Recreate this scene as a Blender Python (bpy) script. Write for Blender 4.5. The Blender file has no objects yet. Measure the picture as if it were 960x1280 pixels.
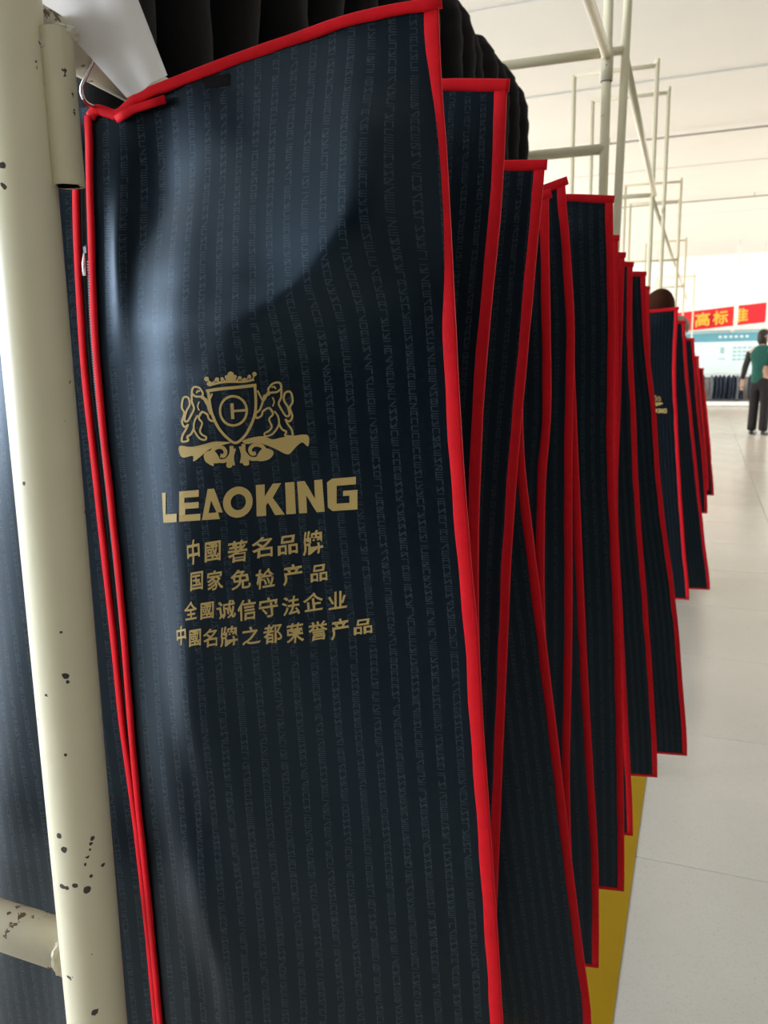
import bpy, bmesh, math, random
from mathutils import Vector, Matrix
S = bpy.context.scene
COL = S.collection
random.seed(7)
PI = math.pi

# ------------------------------------------------------------------ camera
yaw, pitch, roll = math.radians(21.7), math.radians(-10.6), math.radians(1.1)
fw = Vector((-math.sin(yaw)*math.cos(pitch), math.cos(yaw)*math.cos(pitch), math.sin(pitch)))
rt0 = Vector((math.cos(yaw), math.sin(yaw), 0)); up0 = rt0.cross(fw)
rt = rt0*math.cos(roll)-up0*math.sin(roll); up = rt0*math.sin(roll)+up0*math.cos(roll)
cd = bpy.data.cameras.new('camera'); cam = bpy.data.objects.new('camera', cd); COL.objects.link(cam)
cd.sensor_fit = 'VERTICAL'; cd.sensor_height = 36; cd.sensor_width = 27; cd.lens = 28.125
cd.clip_start = .02; cd.clip_end = 200
M3 = Matrix((rt, up, -fw)).transposed()
cam.matrix_world = Matrix.Translation((0, 0, 1.3)) @ M3.to_4x4()
cd.dof.use_dof = True; cd.dof.focus_distance = .68; cd.dof.aperture_fstop = 14
S.camera = cam
# ------------------------------------------------------------------ light and exposure
S.view_settings.view_transform = 'Standard'; S.view_settings.look = 'None'
S.view_settings.gamma = 1; S.view_settings.use_curve_mapping = False
S.view_settings.exposure = -0.55
W = bpy.data.worlds.new('sky'); S.world = W; W.use_nodes = True
bg = W.node_tree.nodes['Background']; bg.inputs[0].default_value = (.75, .87, 1, 1); bg.inputs[1].default_value = 1.5
WINDOW_POWER = 500
def area(name, loc, rot, sx, sy, power, color):
    l = bpy.data.lights.new(name, 'AREA'); l.shape = 'RECTANGLE'; l.size = sx; l.size_y = sy
    l.energy = power; l.color = color
    o = bpy.data.objects.new(name, l); COL.objects.link(o); o.location = loc; o.rotation_euler = rot
    return o
WIN_LEFT = [(-4.6, 1.8), (-2.2, 1.8), (.2, 1.8)]            # daylight windows in the left wall beside the front of the rack
for i, (y, w) in enumerate(WIN_LEFT):
    area('window_daylight', (-6.9, y, 1.95), (0, -PI/2, 0), 2.3, w, WINDOW_POWER, (.76, .87, 1))
FAR_WIN = [9, 13, 17, 21]
for i, y in enumerate(FAR_WIN):
    area('window_daylight', (-6.9, y, 2.2), (0, -PI/2, 0), 2.4, 2.6, 300, (1, .98, .94))
    if y > 10: area('window_daylight', (6.9, y, 2.2), (0, PI/2, 0), 2.4, 2.6, 300, (1, .98, .94))  # right-hand lamps added to brighten the far end; that wall has no windows

# ------------------------------------------------------------------ material helpers
def mat(name, col=(.5,.5,.5), rough=.5, metal=0, spec=.5):
    m = bpy.data.materials.new(name); m.use_nodes = True
    b = m.node_tree.nodes['Principled BSDF']
    b.inputs['Base Color'].default_value = (*col, 1); b.inputs['Roughness'].default_value = rough
    b.inputs['Metallic'].default_value = metal; b.inputs['Specular IOR Level'].default_value = spec
    return m
class NT:
    def __init__(s, m): s.t = m.node_tree; s.b = s.t.nodes['Principled BSDF']
    def n(s, typ, **kw):
        x = s.t.nodes.new(typ)
        for k, v in kw.items(): setattr(x, k, v)
        return x
    def l(s, a, b): s.t.links.new(a, b)
    def put(s, sock, v):
        if v is None: return
        if isinstance(v, (int, float)): sock.default_value = v
        elif isinstance(v, tuple): sock.default_value = v
        else: s.l(v, sock)
    def m(s, op, a, b=None, c=None):
        x = s.n('ShaderNodeMath', operation=op)
        for i, v in enumerate((a, b, c)): s.put(x.inputs[i], v)
        return x.outputs[0]
    def noise(s, vec, scale, detail=3, rough=.5):
        x = s.n('ShaderNodeTexNoise'); s.put(x.inputs['Vector'], vec)
        x.inputs['Scale'].default_value = scale; x.inputs['Detail'].default_value = detail; x.inputs['Roughness'].default_value = rough
        return x.outputs['Fac']
    def ramp(s, f, pts):
        x = s.n('ShaderNodeValToRGB'); s.put(x.inputs[0], f); e = x.color_ramp.elements
        while len(e) < len(pts): e.new(.5)
        for el, (p, c) in zip(e, pts): el.position = p; el.color = (*c, 1)
        return x.outputs[0]
    def mix(s, f, a, b):
        x = s.n('ShaderNodeMix', data_type='RGBA'); s.put(x.inputs[0], f)
        s.put(x.inputs[6], (*a, 1) if isinstance(a, tuple) else a); s.put(x.inputs[7], (*b, 1) if isinstance(b, tuple) else b)
        return x.outputs[2]
    def bump(s, h, strength, dist):
        x = s.n('ShaderNodeBump'); x.inputs['Strength'].default_value = strength; x.inputs['Distance'].default_value = dist
        s.put(x.inputs['Height'], h); s.l(x.outputs[0], s.b.inputs['Normal'])
    def coord(s, w='Object'): return s.n('ShaderNodeTexCoord').outputs[w]

def bag_fabric(name, base, glyph, rough):
    m = mat(name, base, rough, 0, .35); t = NT(m); t.b.inputs['Specular Tint'].default_value = (.56, .78, 1, 1)
    uv = t.n('ShaderNodeUVMap').outputs[0]
    sp = t.n('ShaderNodeSeparateXYZ'); t.l(uv, sp.inputs[0]); u, v = sp.outputs[0], sp.outputs[1]
    P, GW, GH = .0138, .0050, .0056                      # stripe pitch, glyph width and height in metres
    su = t.m('DIVIDE', u, P); col = t.m('FLOOR', su)
    gx = t.m('DIVIDE', t.m('MULTIPLY', t.m('SUBTRACT', t.m('FRACT', su), .5), P), GW/2)      # -1..1 across the glyph
    sv = t.m('ADD', t.m('DIVIDE', v, GH), t.m('MULTIPLY', col, .37)); row = t.m('FLOOR', sv)
    gy = t.m('SUBTRACT', t.m('MULTIPLY', t.m('FRACT', sv), 2.5), 1.25)                        # -1..1 up the glyph, gaps outside
    cb = t.n('ShaderNodeCombineXYZ'); t.l(col, cb.inputs[0]); t.l(row, cb.inputs[1])
    wn = t.n('ShaderNodeTexWhiteNoise', noise_dimensions='2D'); t.l(cb.outputs[0], wn.inputs['Vector'])
    r = t.n('ShaderNodeSeparateColor'); t.l(wn.outputs['Color'], r.inputs[0])
    def on(ch, th): return t.m('GREATER_THAN', r.outputs[ch], th)
    def near(a, c, w): return t.m('LESS_THAN', t.m('ABSOLUTE', t.m('SUBTRACT', a, c)), w)
    inside = t.m('MULTIPLY', t.m('LESS_THAN', t.m('ABSOLUTE', gx), 1), t.m('LESS_THAN', t.m('ABSOLUTE', gy), 1))
    segs = [t.m('MULTIPLY', near(gy, .85, .18), on(0, .35)), t.m('MULTIPLY', near(gy, 0, .16), on(1, .45)),
            t.m('MULTIPLY', near(gy, -.85, .18), on(2, .4)), t.m('MULTIPLY', near(gx, -.85, .2), on(1, .2)),
            t.m('MULTIPLY', near(gx, .85, .2), t.m('LESS_THAN', r.outputs[2], .5)),
            t.m('MULTIPLY', near(t.m('SUBTRACT', gx, gy), 0, .28), t.m('LESS_THAN', r.outputs[0], .4))]
    g = segs[0]
    for q in segs[1:]: g = t.m('MAXIMUM', g, q)
    g = t.m('MULTIPLY', g, inside)
    twill = t.m('MULTIPLY', t.m('ADD', t.m('SINE', t.m('MULTIPLY', t.m('ADD', u, t.m('MULTIPLY', v, .8)), 4200)), 1), .5)
    weave = t.m('MULTIPLY', t.m('ADD', t.m('SINE', t.m('MULTIPLY', u, 5200)), 1), .5)
    nz = t.noise(uv, 160, 2)
    gg = t.m('MULTIPLY', g, t.m('ADD', t.m('MULTIPLY', nz, .9), .35))
    c = t.mix(gg, base, glyph)
    c = t.mix(t.m('MULTIPLY', twill, .5), c, tuple(x*.55 for x in base))
    t.l(c, t.b.inputs['Base Color'])
    t.l(t.m('ADD', t.m('MULTIPLY', nz, .14), rough-.07), t.b.inputs['Roughness'])
    t.bump(t.m('ADD', twill, t.m('MULTIPLY', weave, .5)), .35, .00012)
    return m
MAT = {}
MAT['bag'] = bag_fabric('navy_striped_bag_fabric', (.0018, .0038, .0070), (.038, .052, .064), .35)
MAT['bag_dull'] = MAT['bag']
def cloth(name, c, c2, rough=.8, scale=400, bump=.3, spec=.3):
    m = mat(name, c, rough, 0, spec); t = NT(m); o = t.coord()
    t.l(t.mix(t.noise(o, scale*.1, 3), c, c2), t.b.inputs['Base Color']); t.bump(t.noise(o, scale, 2), bump, .0006); return m
MAT['red'] = cloth('red_binding_tape', (.78, .011, .020), (.60, .008, .014), .6, 900, .4, .10)
MAT['gold'] = mat('gold_print', (.42, .30, .10), .5, 0, .4)
t = NT(MAT['gold']); o = t.coord(); sp = t.n('ShaderNodeSeparateXYZ'); t.l(o, sp.inputs[0])
tw = t.m('SINE', t.m('MULTIPLY', t.m('ADD', sp.outputs[0], t.m('MULTIPLY', sp.outputs[2], .7)), 3600))
t.l(t.mix(t.m('ADD', t.m('MULTIPLY', tw, .28), .32), (.60, .41, .135), (.17, .12, .045)), t.b.inputs['Base Color'])
MAT['black_cloth'] = cloth('black_wool', (.006, .005, .005), (.011, .009, .009), .9, 300, .6, .15)
t = NT(MAT['black_cloth'])
MAT['zip_tape'] = cloth('zip_tape', (.012, .012, .016), (.03, .03, .035), .8, 900)
MAT['steel'] = mat('chrome_wire', (.75, .76, .78), .22, 1)
MAT['dark_steel'] = mat('dark_zip_metal', (.09, .10, .11), .4, .8)
def paint(name, chips=()):
    m = mat(name, (.56, .53, .40), .38, 0, .5); t = NT(m); o = t.coord()
    n1 = t.noise(o, 9, 4); n2 = t.noise(o, 150, 3)
    c = t.mix(n1, (.80, .72, .51), (.70, .62, .43))
    chip = t.m('MULTIPLY', t.m('GREATER_THAN', t.noise(o, 55, 4, .6), .70), t.m('GREATER_THAN', n1, .45))
    for (p, r) in chips:
        vm = t.n('ShaderNodeVectorMath', operation='DISTANCE'); t.l(o, vm.inputs[0]); vm.inputs[1].default_value = p
        d = t.m('ADD', vm.outputs['Value'], t.m('MULTIPLY', t.m('SUBTRACT', n2, .5), .006))
        chip = t.m('MAXIMUM', chip, t.m('LESS_THAN', d, r))
    c = t.mix(chip, c, (.045, .03, .02)); t.l(c, t.b.inputs['Base Color'])
    t.bump(t.m('SUBTRACT', t.m('MULTIPLY', t.noise(o, 60, 3), .3), chip), .4, .0006)
    return m
CHIPS = [((-.423,.4548,1.2901),.0022),((-.4349,.4293,1.4318),.0024),((-.4361,.4287,1.4193),.002),((-.4291,.4336,1.0758),.0024),((-.4286,.4342,1.0713),.0018),
 ((-.4248,.4399,.9403),.0018),((-.4254,.4388,.9360),.0014),((-.426,.4377,.9318),.0013),((-.4272,.436,.926),.0014),((-.4283,.4345,.9209),.0013),((-.4411,.427,.9343),.0023),
 ((-.4443,.4265,.9463),.002),((-.4284,.4345,.8986),.0027),((-.4264,.437,.9086),.0016),((-.4361,.4287,.9034),.002),((-.4417,.4269,.9019),.0016),((-.446,.4265,.9025),.0022),
 ((-.4304,.4324,.7886),.003),((-.435,.4292,.8025),.0012),((-.4328,.4306,1.014),.0014),((-.4228,.4462,.9132),.0016),((-.4432,.4267,1.2202),.0008),((-.429,.4338,1.1099),.0012)]
MAT['paint_post'] = paint('cream_enamel_post', CHIPS)
MAT['paint'] = paint('cream_enamel')
MAT['rust'] = mat('dirty_cream_paint', (.6, .5, .4), .5); t = NT(MAT['rust']); o = t.coord(); n1 = t.noise(o, 40, 5, .65)
t.l(t.mix(t.m('GREATER_THAN', n1, .60), t.mix(t.noise(o, 14, 4, .6), (.74, .68, .52), (.44, .38, .28)), (.14, .08, .04)), t.b.inputs['Base Color'])
t.bump(t.noise(o, 130, 3), .5, .0008)
MAT['hole'] = mat('pipe_inside', (.02, .014, .01), .9)  # near-black standing for the shade in pipe ends
MAT['paper'] = cloth('white_paper', (.80, .74, .71), (.74, .69, .66), .95, 60, .1, .05)
MAT['wall'] = cloth('white_wall_paint', (.86, .85, .82), (.82, .81, .78), .8, 40, .1)
MAT['wall_dark'] = cloth('grey_green_wall_paint', (.10, .11, .10), (.08, .09, .085), .8, 40, .1)  # dark colour invented for the unseen back wall to weaken reflections on the bags
MAT['wall_grey'] = cloth('grey_wall_paint', (.42, .42, .40), (.38, .38, .36), .8, 40, .1)  # unseen right wall greyed to cut light bounced on floor and fabric
MAT['ceiling'] = cloth('white_ceiling_paint', (.84, .81, .755), (.80, .77, .715), .8, 30, .1)
MAT['joint'] = mat('ceiling_joint_grey', (.36, .34, .31), .8)
MAT['tile'] = mat('polished_floor_tile', (.62, .57, .49), .2, 0, .5)
t = NT(MAT['tile']); o = t.coord(); oi = t.n('ShaderNodeObjectInfo').outputs['Random']
c = t.mix(t.noise(o, 2.2, 5, .6), (.62, .575, .50), (.50, .46, .395)); sp2 = t.noise(o, 260, 2)
c = t.mix(t.m('MULTIPLY', t.m('GREATER_THAN', sp2, .62), .35), c, (.36, .33, .28))
hs = t.n('ShaderNodeHueSaturation'); t.l(c, hs.inputs['Color']); t.l(t.m('ADD', t.m('MULTIPLY', oi, .10), .95), hs.inputs['Value'])
t.l(hs.outputs[0], t.b.inputs['Base Color']); t.l(t.m('ADD', t.m('MULTIPLY', t.noise(o, 5, 4), .2), .12), t.b.inputs['Roughness'])
MAT['grout'] = mat('dark_tile_joint', (.12, .10, .085), .8)
MAT['yellow'] = cloth('yellow_floor_tape', (.35, .205, .003), (.28, .165, .003), .6, 60, .2, .1)
MAT['banner'] = cloth('red_banner_cloth', (.72, .02, .03), (.62, .015, .025), .6, 40, .2)
MAT['banner_text'] = mat('yellow_banner_print', (.85, .42, .04), .6)
MAT['board'] = mat('pale_board', (.66, .80, .82), .35)
MAT['board_blue'] = mat('blue_board_header', (.12, .36, .46), .35)
MAT['board_print'] = mat('grey_blue_print', (.30, .52, .56), .5)
MAT['navy'] = cloth('navy_suit_cloth', (.012, .02, .035), (.02, .03, .05), .8, 100)
MAT['grey'] = cloth('grey_suit_cloth', (.16, .18, .21), (.10, .11, .13), .8, 100)
MAT['plinth'] = mat('white_plinth', (.82, .82, .80), .4)
MAT['brown'] = mat('dark_brown_skirting', (.05, .03, .025), .5)
MAT['skin'] = mat('skin', (.55, .33, .23), .5); MAT['hair_brown'] = cloth('brown_hair', (.030, .010, .005), (.06, .02, .010), .9, 120, .8, .08)
MAT['hair_black'] = cloth('black_hair', (.012, .010, .010), (.03, .025, .02), .45, 200, .5)
MAT['green_top'] = cloth('dark_green_knit', (.012, .075, .062), (.02, .10, .08), .85, 150, .5)
MAT['sleeve_dark'] = cloth('dark_sleeve', (.02, .018, .018), (.035, .03, .03), .8, 100)
MAT['trouser'] = cloth('black_trouser_cloth', (.010, .008, .009), (.02, .016, .018), .8, 100)
MAT['beige'] = cloth('beige_cloth', (.42, .32, .25), (.34, .26, .20), .8, 100)
MAT['blue'] = cloth('blue_cloth', (.03, .12, .26), (.02, .09, .20), .8, 100)
MAT['lamp_metal'] = mat('white_lamp_housing', (.8, .8, .8), .4)
MAT['eye'] = mat('eye_dark', (.01, .01, .01), .3)
MAT['tube'] = mat('lamp_tube', (1, 1, 1), .4)
b = MAT['tube'].node_tree.nodes['Principled BSDF']; b.inputs['Emission Color'].default_value = (1, .95, .87, 1); b.inputs['Emission Strength'].default_value = 22

# ------------------------------------------------------------------ object helpers
ORD = ['first','second','third','fourth','fifth','sixth','seventh','eighth','ninth','tenth','eleventh','twelfth','thirteenth','fourteenth','fifteenth','sixteenth','seventeenth','eighteenth','nineteenth','twentieth','twenty-first','twenty-second','twenty-third','twenty-fourth','twenty-fifth','twenty-sixth','twenty-seventh']
def tag(o, label=None, cat=None, group=None, kind=None):
    if label: o['label'] = label
    if cat: o['category'] = cat
    if group: o['group'] = group
    if kind: o['kind'] = kind
    return o
def empty(name, loc=(0,0,0), label=None, cat=None, group=None, kind=None):
    o = bpy.data.objects.new(name, None); COL.objects.link(o); o.location = loc; o.empty_display_size = .1
    return tag(o, label, cat, group, kind)
def link(name, me, m, parent=None, smooth=True):
    if m is not None: me.materials.append(MAT[m] if isinstance(m, str) else m)
    if smooth:
        for p in me.polygons: p.use_smooth = True
    o = bpy.data.objects.new(name, me); COL.objects.link(o)
    if parent:
        o.parent = parent
        if parent.type == 'EMPTY': o.matrix_parent_inverse = Matrix.Translation(-parent.location)
    return o
def raw(name, V, F, m, parent=None, smooth=True, uv=None):
    me = bpy.data.meshes.new(name); me.from_pydata([tuple(v) for v in V], [], F); me.update()
    if uv:
        l = me.uv_layers.new(name='UVMap')
        for lp in me.loops: l.data[lp.index].uv = uv[lp.vertex_index]
    return link(name, me, m, parent, smooth)
def box(name, c, s, m, parent=None, bev=0, rot=None, kind=None):
    bm = bmesh.new(); bmesh.ops.create_cube(bm, size=1)
    bmesh.ops.scale(bm, vec=s, verts=bm.verts)
    if bev: bmesh.ops.bevel(bm, geom=bm.edges[:], offset=bev, segments=1, affect='EDGES')
    if rot: bmesh.ops.rotate(bm, matrix=rot, verts=bm.verts)
    bmesh.ops.translate(bm, vec=c, verts=bm.verts)
    me = bpy.data.meshes.new(name); bm.to_mesh(me); bm.free()
    o = link(name, me, m, parent, False)
    if kind: o['kind'] = kind
    return o
def tube_geo(P, r, n=12, caps=True, closed=False):
    P = [Vector(p) for p in P]; V = []; F = []; k = len(P)
    T = []
    for i in range(k):
        a = P[i-1] if i else P[0]; b = P[i+1] if i < k-1 else P[-1]
        T.append((b-a).normalized())
    ref = Vector((0,0,1)) if abs(T[0].z) < .9 else Vector((1,0,0))
    N = (ref-T[0]*ref.dot(T[0])).normalized()
    for i in range(k):
        N = (N-T[i]*N.dot(T[i])).normalized(); Bn = T[i].cross(N)
        rr = r[i] if isinstance(r, (list, tuple)) else r
        for j in range(n):
            a = 2*PI*j/n; V.append(P[i]+(N*math.cos(a)+Bn*math.sin(a))*rr)
    for i in range(k-1):
        for j in range(n):
            F.append((i*n+j, i*n+(j+1)%n, (i+1)*n+(j+1)%n, (i+1)*n+j))
    if caps: F.append(tuple(range(n))[::-1]); F.append(tuple((k-1)*n+j for j in range(n)))
    return V, F
def tube(name, P, r, m, parent=None, n=12, caps=True):
    V, F = tube_geo(P, r, n, caps); o = raw(name, V, F, m, parent)
    return o
def spline(P, n=8):
    P = [Vector(p) for p in P]; out = []
    for i in range(len(P)-1):
        a = P[max(i-1,0)]; b = P[i]; c = P[i+1]; d = P[min(i+2,len(P)-1)]
        for k in range(n):
            t = k/n; out.append(.5*((2*b)+(c-a)*t+(2*a-5*b+4*c-d)*t*t+(3*b-a-3*c+d)*t**3))
    out.append(P[-1]); return out
def binding(name, P, inward, w, th, parent, nrm=(0,-1,0)):
    # flat folded tape: rounded rectangular section swept along P; inward points over the fabric
    P = [Vector(p) for p in P]; I0 = Vector(inward); V = []; F = []
    sec = [(-.12,-.25),(-.12,.25),(.03,.5),(.45,.46),(.85,.5),(1,.2),(1,-.2),(.85,-.5),(.45,-.46),(.03,-.5)]; n = len(sec)
    for i, p in enumerate(P):
        a = P[max(i-1,0)]; b = P[min(i+1,len(P)-1)]; T = (b-a).normalized()
        I = (I0-T*I0.dot(T)).normalized(); N = T.cross(I)
        ww = w*(1+.05*math.sin(i*1.7))
        for (x, y) in sec: V.append(p+I*(x*ww)+N*(y*th))
    for i in range(len(P)-1):
        for j in range(n): F.append((i*n+j, i*n+(j+1)%n, (i+1)*n+(j+1)%n, (i+1)*n+j))
    F.append(tuple(range(n))[::-1]); F.append(tuple((len(P)-1)*n+j for j in range(n)))
    return raw(name, V, F, 'red', parent)

def lerp_tab(t, tab):
    # tab: (z, value) with z falling; smooth interpolation, clamped
    if t >= tab[0][0]: return tab[0][1]
    if t <= tab[-1][0]: return tab[-1][1]
    n = len(tab)
    for i in range(n-1):
        z0, a = tab[i]; z1, b = tab[i+1]
        if z0 >= t >= z1:
            k = (z0-t)/(z0-z1)
            am = tab[i-1][1] if i > 0 else a
            bp = tab[i+2][1] if i+2 < n else b
            m0 = (b-am)/2; m1 = (bp-a)/2
            k2 = k*k; k3 = k2*k
            return (2*k3-3*k2+1)*a+(k3-2*k2+k)*m0+(-2*k3+3*k2)*b+(k3-k2)*m1
ZIP_R = [(1.4912,-.4526),(1.442,-.4564),(1.3694,-.4611),(1.3319,-.4635),(1.2606,-.4636),(1.1796,-.4611),(1.095,-.4593),(.9911,-.4598),(.9135,-.4591),(.8168,-.4562),(.6808,-.4543),(.4,-.452)]
ZIP_L = [(1.4931,-.4716),(1.4428,-.4781),(1.4029,-.4818),(1.3394,-.4847),(1.2867,-.4855),(1.2324,-.4837),(1.1338,-.4811),(1.0603,-.4788),(.984,-.4775),(.9213,-.4735),(.8731,-.4708),(.7728,-.4679),(.668,-.4667),(.4,-.465)]
EDGE_R = [(1.547,-.187),(1.495,-.185),(1.442,-.181),(1.387,-.178),(1.330,-.175),(1.271,-.172),(1.210,-.168),(1.148,-.163),(1.083,-.157),(1.016,-.153),(.947,-.148),(.876,-.143),(.802,-.138),(.741,-.134),(.4,-.125)]
TOP_1 = [(-.4526,1.4912),(-.4481,1.4955),(-.4426,1.4967),(-.4355,1.4945),(-.4284,1.4922),(-.4207,1.4967),(-.4138,1.5012),(-.3984,1.5067),(-.3833,1.5105),(-.3501,1.5181),(-.3161,1.5255),(-.2861,1.5314),(-.251,1.5383),(-.2169,1.5436),(-.1865,1.5465)]
RIDGE = [(1.5,.80),(1.46,.84),(1.40,.83),(1.36,.72),(1.33,.53),(1.295,.43),(1.26,.37),(1.18,.29),(1.09,.24),(.95,.22),(.85,.24),(.74,.28),(.4,.3)]
AMP = [(1.53,.008),(1.50,.018),(1.46,.036),(1.40,.047),(1.36,.041),(1.30,.025),(1.20,.018),(1.09,.017),(.95,.015),(.74,.016),(.4,.014)]
START = [(1.50,.34),(1.45,.30),(1.41,.20),(1.37,.10),(1.33,.05),(.4,.045)]
BAG_BOTTOM = .40
def gs(x, c, w): return math.exp(-((x-c)/w)**2)
def bulge(s, z):
    sr = lerp_tab(z, RIDGE); A = lerp_tab(z, AMP); s0 = lerp_tab(z, START)
    a = A*(s-s0)/(sr-s0); b = A*(1-s)/(1-sr)
    k = .35*A
    h = max(0., min(1., .5+.5*(b-a)/k))
    m = b*(1-h)+a*h-k*h*(1-h)
    q = .0025
    m = .5*(m+math.sqrt(m*m+q*q))-.5*q
    m -= .004*gs(s,.17,.09)*gs(z,1.445,.035)
    m += .004*gs(s,.085,.028)*gs(z,1.385,.045)
    m += .0030*gs(s,.20,.06)*math.sin(z*31+1)*gs(z,.86,.16)
    m += .0016*math.sin(9*s+z*13)*math.sin(z*19+2)*math.sin(math.pi*min(1,max(0,s)))
    m += .0012*math.sin(26*s+5*z+3*math.sin(z*7))*math.sin(math.pi*min(1,max(0,s)))**.5*gs(s,.15,.2)
    return m
def front(s, z):
    xl = lerp_tab(z, ZIP_R); xr = lerp_tab(z, EDGE_R)
    return (xl+(xr-xl)*s, .535+.05*s-bulge(s, z), z)
def top_z(s):
    x = -.4526+(.2661)*s
    t = TOP_1
    for i in range(len(t)-1):
        if x <= t[i+1][0]:
            k = (x-t[i][0])/(t[i+1][0]-t[i][0]); return t[i][1]+k*(t[i+1][1]-t[i][1])
    return t[-1][1]

CREST_GRID = [[(0.2425, 1.305), (0.3268, 1.3045), (0.4078, 1.3041), (0.4788, 1.3037), (0.5421, 1.3033), (0.6038, 1.303), (0.6659, 1.3026)], [(0.2342, 1.2824), (0.3189, 1.2823), (0.3986, 1.2821), (0.4682, 1.2819), (0.5319, 1.2815), (0.595, 1.2812), (0.6582, 1.2809)], [(0.2258, 1.2594), (0.3102, 1.2596), (0.3881, 1.2597), (0.4572, 1.2596), (0.5224, 1.2593), (0.5869, 1.259), (0.6511, 1.2588)], [(0.2165, 1.2361), (0.3, 1.2366), (0.3768, 1.2369), (0.4462, 1.2368), (0.5127, 1.2367), (0.5786, 1.2365), (0.644, 1.2363)], [(0.2078, 1.2125), (0.2907, 1.2133), (0.3657, 1.2136), (0.4349, 1.2137), (0.5022, 1.2136), (0.5692, 1.2136), (0.6359, 1.2135)]]
WORD_GRID = [[(0.1824, 1.1983), (0.2666, 1.2011), (0.3405, 1.2033), (0.4091, 1.2051), (0.4754, 1.2067), (0.5411, 1.2083), (0.6066, 1.21), (0.6715, 1.2116), (0.7358, 1.2132)], [(0.1731, 1.1732), (0.2588, 1.1763), (0.3311, 1.1782), (0.3989, 1.1798), (0.4649, 1.1812), (0.5306, 1.1826), (0.5965, 1.1841), (0.6624, 1.1857), (0.7277, 1.1872)]]
CHARS = [
    ('中', [(0.2554, 1.1605), (0.293, 1.162), (0.2487, 1.1397), (0.2865, 1.1412)]),
    ('國', [(0.3067, 1.1595), (0.3512, 1.161), (0.3015, 1.1429), (0.3458, 1.1445)]),
    ('著', [(0.3699, 1.1603), (0.4244, 1.162), (0.3642, 1.1424), (0.4189, 1.1442)]),
    ('名', [(0.4365, 1.1633), (0.4922, 1.165), (0.4313, 1.1462), (0.4868, 1.148)]),
    ('品', [(0.5059, 1.1647), (0.5596, 1.1664), (0.5009, 1.149), (0.5544, 1.1507)]),
    ('牌', [(0.5734, 1.1688), (0.6274, 1.1706), (0.5667, 1.149), (0.6206, 1.1509)]),
    ('国', [(0.2566, 1.1338), (0.2937, 1.1353), (0.2513, 1.1182), (0.2885, 1.1198)]),
    ('家', [(0.3058, 1.1356), (0.35, 1.1371), (0.3, 1.1187), (0.3444, 1.1203)]),
    ('免', [(0.3722, 1.1365), (0.4246, 1.1382), (0.3667, 1.1197), (0.4195, 1.1216)]),
    ('检', [(0.4394, 1.1373), (0.4904, 1.139), (0.4344, 1.1207), (0.4856, 1.1224)]),
    ('产', [(0.5112, 1.141), (0.5647, 1.1428), (0.5061, 1.1238), (0.5595, 1.1256)]),
    ('品', [(0.5857, 1.141), (0.6306, 1.1426), (0.5814, 1.1272), (0.6262, 1.1288)]),
    ('全', [(0.23, 1.1081), (0.269, 1.11), (0.2245, 1.0922), (0.2636, 1.0941)]),
    ('國', [(0.2774, 1.1083), (0.315, 1.1097), (0.2725, 1.0939), (0.3099, 1.0953)]),
    ('诚', [(0.3244, 1.1098), (0.376, 1.1118), (0.3188, 1.094), (0.3705, 1.0961)]),
    ('信', [(0.3827, 1.1114), (0.433, 1.1132), (0.3766, 1.0935), (0.4275, 1.0955)]),
    ('守', [(0.4407, 1.1133), (0.4919, 1.1151), (0.4355, 1.0964), (0.4871, 1.0983)]),
    ('法', [(0.5026, 1.1145), (0.5492, 1.1162), (0.4981, 1.0985), (0.5448, 1.1002)]),
    ('企', [(0.5593, 1.1176), (0.6129, 1.1195), (0.5551, 1.1023), (0.6085, 1.1043)]),
    ('业', [(0.6257, 1.119), (0.675, 1.1209), (0.6215, 1.1045), (0.6706, 1.1064)]),
    ('中', [(0.1944, 1.0858), (0.227, 1.0879), (0.1888, 1.0687), (0.2219, 1.071)]),
    ('國', [(0.2361, 1.0841), (0.2712, 1.0858), (0.2317, 1.0694), (0.2669, 1.0711)]),
    ('名', [(0.2776, 1.0854), (0.317, 1.087), (0.2729, 1.0694), (0.3119, 1.0709)]),
    ('牌', [(0.3245, 1.0878), (0.3739, 1.0898), (0.3189, 1.0702), (0.3681, 1.0723)]),
    ('之', [(0.386, 1.0884), (0.4367, 1.0904), (0.3808, 1.0724), (0.432, 1.0746)]),
    ('都', [(0.4457, 1.0906), (0.4951, 1.0925), (0.4409, 1.0741), (0.4907, 1.0761)]),
    ('荣', [(0.5069, 1.0921), (0.5537, 1.0938), (0.5025, 1.075), (0.5496, 1.0768)]),
    ('誉', [(0.5667, 1.094), (0.6179, 1.0959), (0.5629, 1.0778), (0.6142, 1.0798)]),
    ('产', [(0.6257, 1.0964), (0.6747, 1.0984), (0.6216, 1.0789), (0.6705, 1.0809)]),
    ('品', [(0.6872, 1.0965), (0.7362, 1.0985), (0.6841, 1.084), (0.733, 1.086)])]
PATCH_QUAD = [(0.3518, 1.5107), (0.4391, 1.511), (0.3596, 1.5032), (0.436, 1.5026)]


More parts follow.
